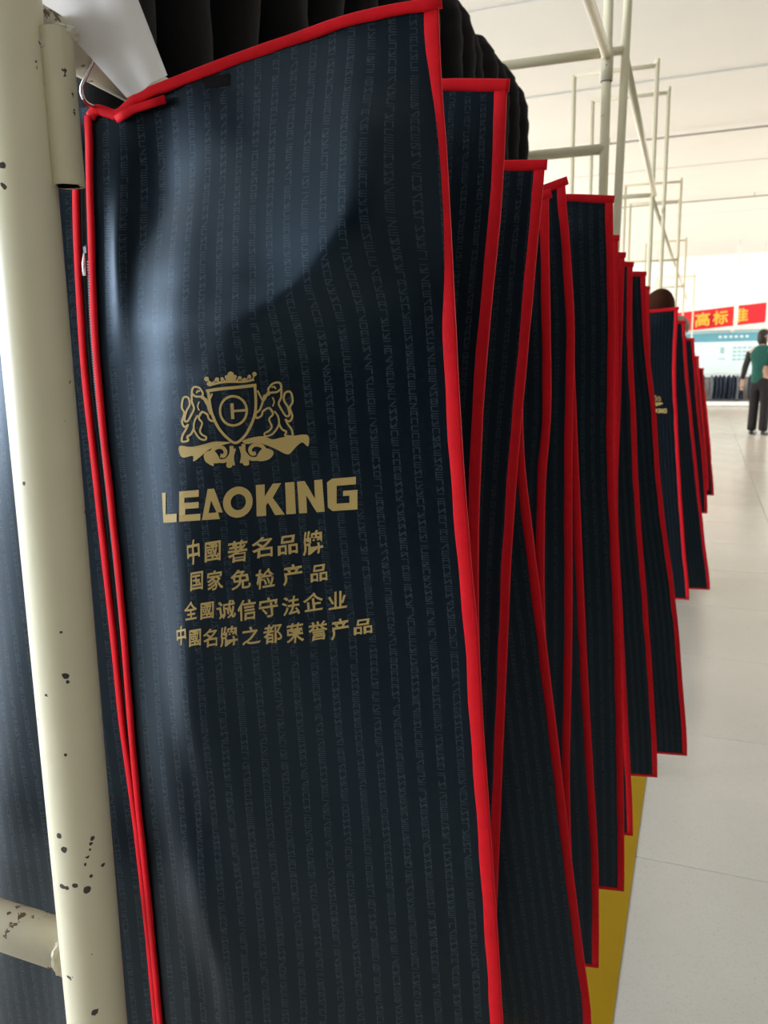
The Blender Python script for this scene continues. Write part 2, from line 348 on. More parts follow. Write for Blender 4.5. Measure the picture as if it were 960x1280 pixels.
# ------------------------------------------------------------------ setting
floor = box('floor', (0, 9, -.06), (14.2, 29, .1), 'grout', kind='structure')
TP = .795
tile_mesh = None
for ix in range(-3, 5):
    for iy in range(-2, 17):
        cx, cy = .53+TP*(ix-.5), 2.02+TP*(iy-.5)
        if tile_mesh is None:
            t0 = box('tile', (0,0,0), (TP-.0035, TP-.0035, .012), 'tile', None, .0012); tile_mesh = t0.data; o = t0
        else: o = bpy.data.objects.new('tile', tile_mesh); COL.objects.link(o)
        o.parent = floor; o.location = (cx, cy, -.006)
def grid_slab(name, x0, x1, y0, y1):
    me = bpy.data.meshes.new(name); V = []; F = []
    y = y0
    while y < y1-1e-3:
        x = x0
        while x < x1-1e-3:
            k = len(V); g = .00175
            V += [(x+g, y+g, 0), (x+TP-g, y+g, 0), (x+TP-g, y+TP-g, 0), (x+g, y+TP-g, 0)]; F.append((k, k+1, k+2, k+3)); x += TP
        y += TP
    me.from_pydata(V, [], F); return link(name, me, 'tile', floor, False)
X0, Y0, Y1 = .53-4*TP, 2.02-3*TP, 2.02+16*TP
for nm, a in (('distant_tiles', (X0, X0+8*TP, Y1, Y1+11*TP)), ('left_tiles', (X0-5*TP, X0, Y0-4*TP, Y1+11*TP)), ('right_tiles', (X0+8*TP, X0+13*TP, Y0-4*TP, Y1+11*TP)), ('near_tiles', (X0, X0+8*TP, Y0-4*TP, Y0))):
    grid_slab(nm, *a)['kind'] = 'stuff'
yl = box('floor_marking', (-.158, 10.5, .0006), (.106, 22, .0012), 'yellow'); tag(yl, 'yellow tape line on the tiles below the hanging bags', 'floor tape')
H_C = 3.9
ce = box('ceiling', (0, 9, H_C+.05), (14.2, 29, .1), 'ceiling', kind='structure')
for i, (y, w, h) in enumerate(((6.9, .9, .010), (9.0, .7, .016), (12.9, .7, .012), (17, .6, .012))):
    box('ceiling_band', (0, y, H_C-h/2), (14, w, h), 'ceiling', ce, .004)
for y in (10.6, 15.0):
    tube('conduit', [(-7, y+.02, H_C-.06), (7, y, H_C-.06)], .012, 'joint', ce, 8)
    for x in (-4.5, -1.2, .62, 3.4): tube('clip', [(x, y, H_C-.06), (x, y, H_C)], .006, 'joint', ce, 6)
box('wall_far', (0, 23.55, 1.9), (14.2, .1, 4), 'wall', kind='structure')
box('wall_right', (7.05, 9, 1.9), (.1, 29, 4), 'wall_grey', kind='structure')
box('wall_back', (0, -5.55, 1.9), (14.2, .1, 4), 'wall_dark', kind='structure')
# left wall with openings
ops = [(-4.6, 1.8, .8, 3.1), (-2.2, 1.8, .8, 3.1), (.2, 1.8, .8, 3.1)]+[(y, 2.6, 1, 3.4) for y in FAR_WIN]
wl = empty('wall_left', (-7.05, 9, 0), kind='structure')
ys = -5.5
for i, (y, w, z0, z1) in enumerate(ops):
    box('pier', (-7.05, (ys+y-w/2)/2, 1.9), (.1, y-w/2-ys, 4), 'wall', wl)
    box('sill_wall', (-7.05, y, z0/2-.05), (.1, w, z0+.1), 'wall', wl); box('head_wall', (-7.05, y, (z1+3.9)/2), (.1, w, 3.9-z1), 'wall', wl)
    wn = empty('window_%d' % (i+1), (-7.03, y, z0), kind='structure')
    for yy in (y-w/2+.03, y, y+w/2-.03): box('frame', (-7.05, yy, (z0+z1)/2), (.06, .05, z1-z0), 'plinth', wn)
    for zz in (z0+.025, z1-.025): box('frame', (-7.05, y, zz), (.06, w, .05), 'plinth', wn)
    ys = y+w/2
box('pier', (-7.05, (ys+23.5)/2, 1.9), (.1, 23.5-ys, 4), 'wall', wl)
box('baseboard_far', (0, 23.47, .05), (14, .05, .1), 'brown', kind='structure')

# ------------------------------------------------------------------ tube lamps added out of view to light the ceiling and hall
def lamp(x, y, label, first=[None]):
    if first[0] is None:
        r = empty('ceiling_lamp', (0,0,0)); box('housing', (0,0,.05), (.12, 1.25, .05), 'lamp_metal', r, .01)
        tube('lamp_tube', [(0,-.6,0), (0,.6,0)], .018, 'tube', r, 10)
        tube('suspension_wire', [(0,-.5,.07), (0,-.5,.6)], .003, 'steel', r, 6); tube('suspension_wire', [(0,.5,.07), (0,.5,.6)], .003, 'steel', r, 6)
        for ch in r.children: ch.matrix_parent_inverse = Matrix()
        first[0] = r; n = r
    else:
        n = first[0].copy(); COL.objects.link(n)
        for ch in first[0].children:
            c = ch.copy(); COL.objects.link(c); c.parent = n
    n.location = (x, y, H_C-.6)
    return tag(n, label, 'lamp', 'ceiling lamps over the aisle')
for y in (8.5, 11, 13.5, 16, 18.5, 21): 
    for x in (3.0, -4.8): lamp(x, y, 'long white tube lamp, %s pair along the hall, hung on the %s side' % (ORD[[8.5,11,13.5,16,18.5,21].index(y)], 'right' if x > 0 else 'left'))

# ------------------------------------------------------------------ near rack
RX, RZ, RR = -.45, 1.53, .0160
rack = empty('garment_rack', (-.446, .45, 0), 'cream painted pipe rack with chipped front post carrying the bags', 'rack')
tube('post', [(-.4415, .45, 2.30), (-.4415, .45, 1.54), (-.4428, .45, 1.32), (-.4449, .45, 1.06), (-.4474, .45, .757), (-.452, .45, 0)], .0235, 'paint_post', rack, 40)
tube('bag_rail', [(RX+.012, .462, RZ), (RX, .60, RZ), (RX, 7.4, RZ)], RR, 'rust', rack, 24)
# hollow sleeve welded to the post, open below
V, F = tube_geo([(-.4165, .466, 1.522), (-.4165, .466, 1.424)], .0115, 24, False); V2, F2 = tube_geo([(-.4165, .466, 1.424), (-.4165, .466, 1.522)],   .0082, 24, False)
k = len(V); V += V2; F += [tuple(i+k for i in f) for f in F2]
for j in range(24): F.append((24+j, 24+(j+1) % 24, k+(j+1) % 24, k+j))
F.append(tuple(range(24)))
raw('sleeve', V, F, 'paint', rack)
raw('sleeve_bore', *tube_geo([(-.4165, .466, 1.43), (-.4165, .466, 1.44)], .0083, 24), 'hole', rack)  # dark plug painting the shade inside the open pipe end
def weld(c, R, parent, nrm, seed):
    rnd = random.Random(seed); bm = bmesh.new(); bmesh.ops.create_icosphere(bm, subdivisions=4, radius=1)
    from mathutils import noise as mn
    for v in bm.verts:
        d = 1+.22*mn.noise(v.co*2.6+Vector((seed, 0, 0)))+.12*mn.noise(v.co*7+Vector((seed, 0, 0)))
        v.co = Vector((v.co.x*R[0], v.co.y*R[1], v.co.z*R[2]))*d+Vector(c)
    me = bpy.data.meshes.new('weld'); bm.to_mesh(me); bm.free(); return link('weld', me, 'rust', parent)
weld((-.424, .464, 1.512), (.012, .012, .010), rack, 0, 1); weld((-.4235, .461, 1.480), (.008, .008, .014), rack, 0, 5); weld((-.4235, .461, 1.447), (.007, .008, .010), rack, 0, 9)
weld((-.4145, .470, 1.521), (.012, .010, .006), rack, 0, 3)
tube('crossbar', [(-.455, .458, .816), (-.62, .458, .8175), (-1.25, .458, .82)], .0195, 'rust', rack, 28)
weld((-.476, .457, .817), (.006, .0195, .0205), rack, 0, 11)
tube('post', [(-1.25, .458, 2.28), (-1.25, .458, 0)], .0235, 'paint', rack, 20)
UP = 2.222
tube('top_rail', [(-.33, .45, UP), (-.33, 2.78, UP)], .0150, 'paint', rack, 14)
tube('jacket_rail', [(-.80, .45, UP+.01), (-.80, 2.78, UP+.01)], .0150, 'paint', rack, 14)
tube('top_crossbar', [(-1.25, .45, 2.24), (-.30, .45, 2.24)], .016, 'paint', rack, 14)
tube('post', [(-.33, 2.78, 2.93), (-.33, 2.78, 0)], .0150, 'paint', rack, 18)
tube('collar', [(-.33, 2.78, 2.235), (-.33, 2.78, 2.15)], .0195, 'paint', rack, 18)
tube('collar_bore', [(-.33, 2.78, 2.1505), (-.33, 2.78, 2.1485)], .0175, 'hole', rack, 18)  # dark disc painting shade under the collar, which is solid
tube('top_crossbar', [(-.33, 2.78, UP+.012), (-1.2, 2.78, UP+.03)], .0150, 'paint', rack, 14)
tube('top_crossbar', [(-.33, 2.78, UP+.012), (-.28, 2.84, UP+.03)], .0130, 'paint', rack, 14)
tube('middle_crossbar', [(-.33, 2.78, 1.952), (-1.2, 2.78, 1.965)], .0165, 'paint', rack, 14)
tube('post', [(-1.2, 2.78, 2.5), (-1.2, 2.78, 0)], .0150, 'paint', rack, 14)
tube('leaning_post', [(-.28, 2.95, 2.93), (-.28, 2.855, 2.40), (-.28, 2.73, 1.67), (-.28, 2.42, 0)], .0135, 'paint', rack, 18)
tube('brace', [(-.28, 2.84, 2.22), (-.305, 4.92, 2.185)], .0135, 'paint', rack, 14)
tube('rail_bracket', [(-.33, 2.78, RZ), (RX, 2.78, RZ)], .010, 'paint', rack, 10)

def portal(y, h, xr, xl, r, label, stub=None, skew=0):
    p = empty('portal_frame', (xr, y, 0), label, 'rack', 'tall portal frames behind the first rack')
    tube('post', [(xr, y, h), (xr, y, 0)], r, 'paint', p, 12); tube('post', [(xl, y+skew, h), (xl, y+skew, 0)], r, 'paint', p, 12)
    tube('top_bar', [(xr+.012, y, h-.012), (xl-.012, y+skew, h-.002)], r*.9, 'paint', p, 12)
    tube('end_plug', [(xr, y, h), (xr, y, h+.02)], r*1.15, 'paint', p, 12)
    tube('rail_bracket', [(xr, y, RZ), (RX, y, RZ)], .010, 'paint', p, 8)
    if stub: tube('middle_bar', [(xr, y, stub), (xl, y+skew, stub+.01)], r*.95, 'paint', p, 12)
    return p
portal(4.92, 2.86, -.318, -.76, .0125, 'tall cream portal frame, nearest and highest behind the first rack', 2.185, 0)
portal(5.60, 2.91, -.289, -.745, .0125, 'tall cream portal frame, second behind the first rack', None, 0)
portal(8.35, 2.91, -.285, -.783, .0125, 'cream portal frame, third behind the first rack', 2.2, 0)
portal(9.0, 2.85, -.313, -.79, .0125, 'cream portal frame, fourth behind the first rack', None, 0)
portal(11.5, 2.79, -.299, -.80, .0125, 'small cream portal frame, fifth behind the first rack', 2.2, .1)
portal(14.5, 2.60, -.22, -.80, .0125, 'small cream portal frame, farthest along the bag row')
tr = empty('pipe_rail', (-.31, 5, 2.2), 'thin cream pipe running high along the row of portal frames', 'rail')
tube('pipe', [(-.33, 5.12, 2.205), (-.325, 14.5, 2.23)], .0125, 'paint', tr, 10)
fr = empty('far_hang_rail', (RX, 7.4, RZ), 'thin cream pipe continuing the bag rail to the far racks', 'rail')
tube('pipe', [(RX, 7.42, RZ), (RX, 14.5, RZ)], .0125, 'paint', fr, 10)

# ------------------------------------------------------------------ black jackets on the upper rail
def jacket():
    r = empty('black_jacket', (0,0,0))
    V = []; F = []; n = 28
    prof = [(.02, .055, .045), (.0, .075, .055), (-.02, .13, .06), (-.04, .185, .066), (-.07, .205, .07), (-.16, .205, .078), (-.30, .20, .08), (-.45, .205, .078), (-.60, .215, .075)]
    for (z, w, d) in prof:
        for j in range(n):
            a = 2*PI*j/n; c_, s_ = math.cos(a), math.sin(a)
            x = w*math.copysign(abs(c_)**.75, c_); y = d*math.copysign(abs(s_)**.8, s_)*.5
            y += .004*math.sin(x*60+z*3) if z < -.1 else 0
            V.append((x, y, z))
    for i in range(len(prof)-1):
        for j in range(n): F.append((i*n+j, (i+1)*n+j, (i+1)*n+(j+1) % n, i*n+(j+1) % n))
    F.append(tuple(range(n))); F.append(tuple((len(prof)-1)*n+j for j in range(n))[::-1])
    raw('torso', V, F, 'black_cloth', r)
    for sgn in (-1, 1):
        P = spline([(sgn*.155, 0, -.035), (sgn*.195, -.004, -.05), (sgn*.222, -.012, -.10), (sgn*.230, -.02, -.22), (sgn*.228, -.026, -.40), (sgn*.222, -.03, -.60)], 7)
        k = len(P); R = [.030+.018*min(1, i/(k*.2)) - .012*max(0, (i-k*.4)/k)+.002*math.sin(i*1.9) for i in range(k)]
        tube('sleeve', P, R, 'black_cloth', r, 16)
    V, F = tube_geo(spline([(0,0,.02),(0,0,.055),(.018,0,.075),(.018,0,.098),(0,0,.116),(-.018,0,.100)], 6), .0018, 8)
    raw('hanger_hook', V, F, 'steel', r)
    return r
jn = 16; jproto = jacket()
for i in range(jn):
    y = .78+i*(2.58-.78)/(jn-1)
    if i == 0: j = jproto
    else:
        j = jproto.copy(); COL.objects.link(j)
        for ch in jproto.children: c = ch.copy(); COL.objects.link(c); c.parent = j
    j.location = (-.80+random.uniform(-.008, .008), y, 2.135+random.uniform(-.012, .012))
    j.rotation_euler = (0, 0, random.uniform(-.05, .05)-.10)
    if i == 0: lb = 'black jacket hanging on the upper rail, first and nearest above the front bag'
    elif i == jn-1: lb = 'black jacket on the upper rail, farthest, its rounded shoulder against the ceiling'
    elif i == jn-2: lb = 'black jacket on the upper rail, second from the far end of the row'
    else: lb = 'black jacket on the upper rail, %s from the near end of the row' % ORD[i]
    tag(j, lb, 'jacket', 'black jackets on the upper rail')
for ch in jproto.children: ch.matrix_parent_inverse = Matrix()

# ------------------------------------------------------------------ front bag
bag = empty('garment_bag', (RX, .54, 1.49), 'navy striped garment bag with gold crest and lettering, nearest, behind the post', 'garment bag', 'garment bags on the rail')
def add_print(o): return o
def panel_grid(fn, ns, nz, flip=False):
    V = []; UV = []; F = []
    for j in range(nz+1):
        for i in range(ns+1):
            p, q = fn(i/ns, j/nz); V.append(p); UV.append(q)
    for j in range(nz):
        for i in range(ns):
            a = j*(ns+1)+i; f = (a, a+ns+1, a+ns+2, a+1); F.append(f if not flip else f[::-1])
    return V, F, UV
def f_right(a, b):
    z = top_z(a)*(1-b)+BAG_BOTTOM*b
    x, y, z = front(a, z); return (x, y, z), (a*.262+.0083, z)
V, F, UV = panel_grid(f_right, 110, 260); raw('front_panel', V, F, 'bag', bag, True, UV)
def left_top(a): return 1.4931+.03*math.sin(a*PI/2)
def f_left(a, b):
    z = left_top(a)*(1-b)+BAG_BOTTOM*b
    xl = lerp_tab(z, ZIP_L); x = xl+(-.745-xl)*a
    y = .545+.012*a-.016*math.sin(PI*min(1, a*1.6))*(1 if a < .3125 else 1)-.004*math.sin(a*11+z*9)*math.sin(PI*a)
    if a > .3125: y = .545+.012*a-.016*math.sin(PI*(.5+(a-.3125)*.727))-.004*math.sin(a*11+z*9)*math.sin(PI*a)
    return (x, y, z), (-a*.27, z)
V, F, UV = panel_grid(f_left, 40, 90, True); raw('left_panel', V, F, 'bag', bag, True, UV)
def f_back(a, b):
    z = (1.515 if a < .5 else top_z((a-.5)*2))*(1-b)+BAG_BOTTOM*b
    xr = lerp_tab(z, EDGE_R); x = -.745+(xr+.745)*a
    y = .557+.028*a+.012*math.sin(PI*a); return (x, y, z), (a*.54, z)
V, F, UV = panel_grid(f_back, 30, 60, True); raw('back_panel', V, F, 'bag', bag, True, UV)
zs = [1.491-i*(1.491-BAG_BOTTOM)/60 for i in range(61)]
binding('side_binding', [(lerp_tab(z, EDGE_R)+.001, .585, z) for z in [1.5465-i*(1.5465-BAG_BOTTOM)/60 for i in range(61)]], (-1, -.05, 0), .0100, .0042, bag)
binding('side_binding', [(-.745, .557, z) for z in zs], (1, 0, 0), .010, .004, bag)
binding('zip_binding', [(lerp_tab(z, ZIP_R)-.001, .5335, z) for z in zs], (1, 0, 0), .0052, .0034, bag)
binding('zip_binding', [(lerp_tab(z, ZIP_L)-.001, .5425, z) for z in zs], (1, 0, 0), .0056, .0034, bag)
tp = [(x, .535+.05*(x+.4526)/.266-max(0, bulge((x+.4526)/.266, z))-.0005, z+.001) for x, z in TOP_1]
tp = spline(tp, 3); tp[-1] = (tp[-1][0]+.004, tp[-1][1], tp[-1][2]+.0005)
binding('top_binding', tp, (0, 0, -1), .0068, .0042, bag)
binding('top_binding', spline([(-.745, .557, 1.523), (-.68, .552, 1.523), (-.58, .542, 1.516), (-.50, .5425, 1.500), (-.472, .5425, 1.495)], 4), (0, 0, -1), .0068, .004, bag)
binding('bottom_binding', [(-.745, .557, BAG_BOTTOM), (-.465, .545, BAG_BOTTOM), (-.44, .535, BAG_BOTTOM), (-.125, .585, BAG_BOTTOM)], (0, 0, 1), .008, .004, bag)
# second fold of tape at the top near the zip
binding('tape_end', [(x, front((x+.4526)/.266, z)[1]-.0045, z-.004) for x, z in [(-.4284,1.4922),(-.4207,1.4955),(-.4138,1.4985),(-.400,1.5015),(-.388,1.504)]], (0, 0, -1), .0052, .003, bag)
# zip tape between the two bindings
def f_zip(a, b):
    z = 1.47*(1-b)+.55*b; x0 = lerp_tab(z, ZIP_L)+.001; x1 = lerp_tab(z, ZIP_R)+.001
    return (x0+(x1-x0)*a, .547-.006*a, z), (a*.01, z)
V, F, UV = panel_grid(f_zip, 3, 60); raw('zip_tape', V, F, 'zip_tape', bag, True, UV)
zt = []; zf = []
for i in range(230):
    z = 1.385-i*.0022; x = lerp_tab(z, ZIP_L)*.45+lerp_tab(z, ZIP_R)*.55; k = len(zt); y = .5425
    for dx, dy, dz in ((-.0016,0,-.0006),(.0016,0,-.0006),(.0016,0,.0006),(-.0016,0,.0006),(-.0016,.0015,-.0006),(.0016,.0015,-.0006),(.0016,.0015,.0006),(-.0016,.0015,.0006)): zt.append((x+dx, y+dy, z+dz))
    zf += [tuple(k+q for q in f) for f in ((0,1,2,3),(7,6,5,4),(0,4,5,1),(3,2,6,7),(1,5,6,2),(0,3,7,4))]
tag(raw('zip_teeth', zt, zf, 'dark_steel', bag, False), kind='stuff')
zx = lambda z: lerp_tab(z, ZIP_L)*.35+lerp_tab(z, ZIP_R)*.65
zpull = box('zip_slider', (zx(1.393)+.001, .537, 1.393), (.0052, .004, .0075), 'dark_steel', bag, .0012)
raw('pull_tab', *tube_geo([(zx(1.388)+.001, .5345, 1.3905), (zx(1.383)+.0012, .5335, 1.383), (zx(1.375)+.0012, .534, 1.373)], [.0012, .0019, .0023], 8), 'steel', zpull)
# black hook-and-loop patch at the top hem
def quad_map(Q, u, v):
    (a, b, c, d) = Q; return tuple((a[i]*(1-u)+b[i]*u)*(1-v)+(c[i]*(1-u)+d[i]*u)*v for i in (0, 1))
def on_bag(s, z, off=.0005):
    e = .002; p = Vector(front(s, z)); a = Vector(front(s+e, z))-p; b = Vector(front(s, z+e))-p
    n = a.cross(b).normalized()
    if n.y > 0: n = -n
    return p+n*off
V, F, UV = panel_grid(lambda a, b: (on_bag(*quad_map(PATCH_QUAD, a, b), .0006), (a, b)), 8, 4); raw('black_patch', V, F, 'black_cloth', bag)

# ---- printing
def grid_map(G, u, v):
    ny = len(G)-1; nx = len(G[0])-1; x = min(max(u, 0), 1)*nx; y = min(max(v, 0), 1)*ny
    i = min(int(x), nx-1); j = min(int(y), ny-1); fx = u*nx-i; fy = v*ny-j
    r = []
    for k in (0, 1):
        r.append((G[j][i][k]*(1-fx)+G[j][i+1][k]*fx)*(1-fy)+(G[j+1][i][k]*(1-fx)+G[j+1][i+1][k]*fx)*fy)
    return r
CV = []; CF = []                                     # crest geometry in crest units (960 x 733)
def cm(P, n=6, closed=False):
    P = [Vector((x, y)) for x, y in P]; out = []; k = len(P)
    if k < 3: return [P[0].lerp(P[1], i/4) for i in range(5)]
    rng = k if closed else k-1
    for i in range(rng):
        g = (lambda q: P[q % k]) if closed else (lambda q: P[min(max(q, 0), k-1)])
        a, b, c, d = g(i-1), g(i), g(i+1), g(i+2)
        for j in range(n):
            t = j/n; out.append(.5*((2*b)+(c-a)*t+(2*a-5*b+4*c-d)*t*t+(3*b-a-3*c+d)*t**3))
    if not closed: out.append(P[-1])
    return out
def stroke(P, w, smooth=True, closed=False, taper=False):
    Q = cm(P, 6, closed) if smooth else [Vector(p) for p in P]; k = len(Q); b0 = len(CV)
    for i, q in enumerate(Q):
        if closed: T = Q[(i+1) % k]-Q[i-1]
        else: T = Q[min(i+1, k-1)]-Q[max(i-1, 0)]
        T = T.normalized() if T.length else Vector((1, 0)); N = Vector((-T.y, T.x)); ww = w
        if taper: ww = w*(.35+.65*math.sin(PI*(i+.5)/k)**.6)
        CV.append(q+N*ww/2); CV.append(q-N*ww/2)
    for i in range(k if closed else k-1):
        a = b0+2*i; c = b0+2*((i+1) % k); CF.append((a, a+1, c+1, c))
def fill(P, smooth=True):
    Q = cm(P, 4, True) if smooth else [Vector(p) for p in P]
    from mathutils.geometry import tessellate_polygon
    tri = tessellate_polygon([[Vector((q.x, q.y, 0)) for q in Q]]); b0 = len(CV); CV.extend(Q)
    for t_ in tri: CF.append(tuple(b0+i for i in t_))
def blob(x, y, r, ry=None): fill([(x+r*math.cos(a*PI/4), y+(ry or r)*math.sin(a*PI/4)) for a in range(8)])
stroke([(258,188),(266,260),(282,340),(320,425),(375,488),(430,522),(485,480),(528,405),(552,330),(556,250),(550,160)], 17)
stroke([(245,196),(330,182),(440,172),(560,158)], 20)
stroke([(415+84*math.cos(a*PI/8), 320+92*math.sin(a*PI/8)) for a in range(16)], 15, True, True)
stroke([(408,272),(413,372)], 20, False); stroke([(412,322),(496,316)], 15, False)
stroke([(262,160),(330,142),(400,136),(480,136),(545,122)], 15)
for (x, y, r) in ((248,120,15),(262,150,13),(312,122,13),(345,118,11),(455,112,12),(482,122,10),(515,104,12),(547,88,14),(400,92,20),(375,108,13),(425,106,13)): blob(x, y, r)
stroke([(255,125),(280,145),(312,124),(332,142),(350,120),(370,136)], 9, False); stroke([(430,132),(455,114),(480,132),(515,106),(532,126),(548,92)], 9, False)
blob(400, 118, 32, 22)
RL = [([(632,185),(660,150),(702,142),(716,175),(690,200),(655,205),(622,212)],11),([(632,185),(640,215),(610,225),(600,262),(582,312),(556,338),(562,366),(592,350),(602,322),(640,302),(662,326)],11),
 ([(716,175),(716,232),(700,275),(722,318),(745,352),(768,345),(756,292),(732,250),(742,206),(776,204),(788,262),(770,300),(786,352),(770,386),(742,378)],11),
 ([(640,302),(664,340),(640,372),(656,420),(640,446),(612,462),(618,480),(656,470),(684,440),(702,402),(696,356),(672,322)],10),
 ([(702,402),(722,436),(748,452),(742,476),(786,478),(782,440),(758,404),(742,372)],11),
 ([(566,192),(582,222),(602,256),(620,232),(628,212)],10),([(655,172),(672,168),(682,182)],9),([(660,235),(672,262),(662,292)],8)]
for P, w in RL: stroke(P, w*1.15)
for P, w in RL: stroke([(415-(x-415)*.87, y+(x-415)*.075+8) for x, y in P], w*1.15)
fill([(470,512),(520,492),(600,480),(660,500),(720,488),(790,478),(884,474),(886,545),(850,520),(812,545),(772,590),(742,592),(690,566),(630,540),(560,522),(500,530)])
fill([(74,545),(150,548),(230,532),(300,514),(398,520),(330,540),(262,565),(205,612),(162,640),(158,605),(92,614)])
stroke([(612,505),(690,530),(760,548)], 1)
for mx in (1, -1):
    f_ = (lambda x, y: (x, y)) if mx == 1 else (lambda x, y: (428-(x-452)*.92, y+14))
    stroke([f_(*p) for p in [(478,528),(482,580),(520,620),(575,618),(612,580),(596,545),(550,535),(520,560),(530,590),(556,588)]], 24)
    fill([f_(*p) for p in [(596,560),(650,565),(668,590),(640,625),(585,638),(556,622)]])
    fill([f_(*p) for p in [(478,600),(508,625),(512,660),(482,664),(470,636)]])
    stroke([f_(*p) for p in [(456,545),(470,600),(462,650)]], 15)
fill([(230,600),(262,612),(290,650),(285,668),(240,640)])
bmc = [on_bag(*grid_map(CREST_GRID, p.x/960, p.y/733), .0005) for p in CV]
raw('printed_crest', bmc, CF, 'gold', bag, False)
# big lettering, drawn in a strip 245 wide and 1 high
WV = []; WF = []
from mathutils.geometry import tessellate_polygon
def poly(P, holes=()):
    loops = []
    for L in (P,)+tuple(holes):
        Q = []
        for i, p in enumerate(L):
            q = L[(i+1) % len(L)]; d = max(1, int(abs(q[0]-p[0])/6+abs(q[1]-p[1])*5))
            for k in range(d): Q.append(Vector((p[0]+(q[0]-p[0])*k/d, p[1]+(q[1]-p[1])*k/d, 0)))
        loops.append(Q)
    tri = tessellate_polygon(loops); b0 = len(WV)
    for L in loops: WV.extend(L)
    for t_ in tri: WF.append(tuple(b0+i for i in t_))
poly([(0,1),(5,1),(5,.28),(19,.28),(19,0),(2,0)])                                   # L
poly([(22,1),(46,1),(46,.78),(28,.78),(28,.61),(46,.61),(46,.41),(29,.41),(29,.22),(48,.22),(48,0),(22,0)])  # E
poly([(57,1),(65,1),(78,.04),(72,0),(61,.62),(58,.22),(70,.22),(72,0),(50,0)])       # A without a bar
n = 28
poly([(94.5+18.5*math.cos(2*PI*i/n), .5+.5*math.sin(2*PI*i/n)) for i in range(n)], ([(95+9.5*math.cos(2*PI*i/n), .5+.26*math.sin(2*PI*i/n)) for i in range(n)][::-1],))   # O
poly([(117,1),(128,1),(128,.62),(138,1),(148.5,1),(138,.56),(153,0),(141,0),(132,.42),(129.5,.32),(130,0),(118,0)])  # K
poly([(153.5,1),(165,1),(167,0),(155,0)])                                           # I
poly([(168.5,1),(178,1),(191,.42),(190,1),(200,1),(203,0),(193,0),(180,.55),(181,0),(171,0)])  # N
poly([(212,1),(242,1),(242,.77),(218,.77),(218,.22),(234,.22),(234,.44),(226,.44),(226,.60),(244,.60),(244,0),(213,0),(207,.12),(206,.9)])  # G
raw('printed_lettering', [on_bag(*grid_map(WORD_GRID, p.x/245, 1-p.y), .0005) for p in WV], WF, 'gold', bag, False)
# four lines of characters
chars = sorted(set(c for c, q in CHARS)); cmesh = {}
for c in chars:
    cu = bpy.data.curves.new('c', 'FONT'); cu.body = c; cu.size = 1; cu.offset = .017; cu.resolution_u = 3
    ob = bpy.data.objects.new('c', cu); COL.objects.link(ob); bpy.context.view_layer.update()
    me = bpy.data.meshes.new_from_object(ob.evaluated_get(bpy.context.evaluated_depsgraph_get()))
    vs = [v.co.copy() for v in me.vertices]; fs = [tuple(p.vertices) for p in me.polygons]
    bpy.data.objects.remove(ob); bpy.data.curves.remove(cu); bpy.data.meshes.remove(me)
    x0 = min(v.x for v in vs); x1 = max(v.x for v in vs); y0 = min(v.y for v in vs); y1 = max(v.y for v in vs)
    cmesh[c] = ([((v.x-x0)/(x1-x0), (v.y-y0)/(y1-y0)) for v in vs], fs)
TV = []; TF = []
for c, Q in CHARS:
    vs, fs = cmesh[c]; b0 = len(TV)
    for (x, y) in vs:
        x2 = x+.10*(y-.5)*0+.035*math.sin(y*7+len(TV)*0); y2 = y+.05*(x-.5)
        TV.append(on_bag(*quad_map(Q, x2, 1-y2), .0005))
    TF += [tuple(b0+i for i in f) for f in fs]
raw('printed_characters', TV, TF, 'gold', bag, False)

def hanger(x, y, ztop, label, dx=0, rx=RX, shift=0):
    h = empty('wire_hanger', (rx, y, RZ), label, 'hanger', 'wire hangers in the bags')
    r = .0188
    P = [(rx+r*math.cos(a), y, RZ+r*math.sin(a)) for a in [math.radians(q) for q in (20, 50, 90, 130, 180, 205, 225)]]
    nx = x
    P += [(rx-.012+dx, y, RZ-.024), (nx-.001, y, min(RZ-.045, ztop+.004)), (nx, y, ztop-.03)]
    tube('hook', spline(P, 4), .0013, 'steel', h, 8)
    return h
h = empty('wire_hanger', (RX, .53, RZ), 'chrome hook of the hanger holding the front bag beside the welded sleeve', 'hanger', 'wire hangers in the bags')
P = [(RX+.019, .527, RZ), (RX+.012, .527, RZ+.016), (RX-.002, .527, RZ+.0195), (RX-.003, .515, RZ+.012), (-.4265, .513, 1.5235), (-.4324, .515, 1.5138), (-.4395, .515, 1.5045), (-.4410, .5175, 1.498), (-.4440, .526, 1.4965), (-.4470, .5400, 1.4965), (-.449, .5485, 1.488), (-.449, .5505, 1.43)]
tube('hook', spline(P, 5), .0014, 'steel', h, 10)

# ------------------------------------------------------------------ paper sheet over the rail
pc = [(-.4625, .491, 1.5590), (-.3715, .493, 1.5450), (-.3510, .497, 1.4955), (-.3850, .497, 1.4850)]
def f_paper(a, b):
    # b: 0 far above, 1 bottom; rows run down the sheet
    top_l = Vector(pc[0])+Vector((-.022, .004, .030)); top_r = Vector(pc[1])+Vector((-.030, .004, .085))
    L = top_l.lerp(Vector(pc[3]), b); R = top_r.lerp(Vector(pc[2]), b)
    if b > .55: R = R.lerp(R, 1)
    p = L.lerp(R, a); p.y += .0025*math.sin(a*5)*math.sin(b*3)+.0009*math.sin(a*11+b*4); return p, (a, b)
V, F, UV = panel_grid(f_paper, 20, 24); nV = len(V)
V2 = [Vector(v)+Vector((0, .0005, 0)) for v in V]; F2 = [tuple(i+nV for i in f[::-1]) for f in F]
ps = raw('paper_sheet', list(V)+V2, F+F2, 'paper', None); tag(ps, 'white paper sheet leaning over the rail above the front bag', 'paper')

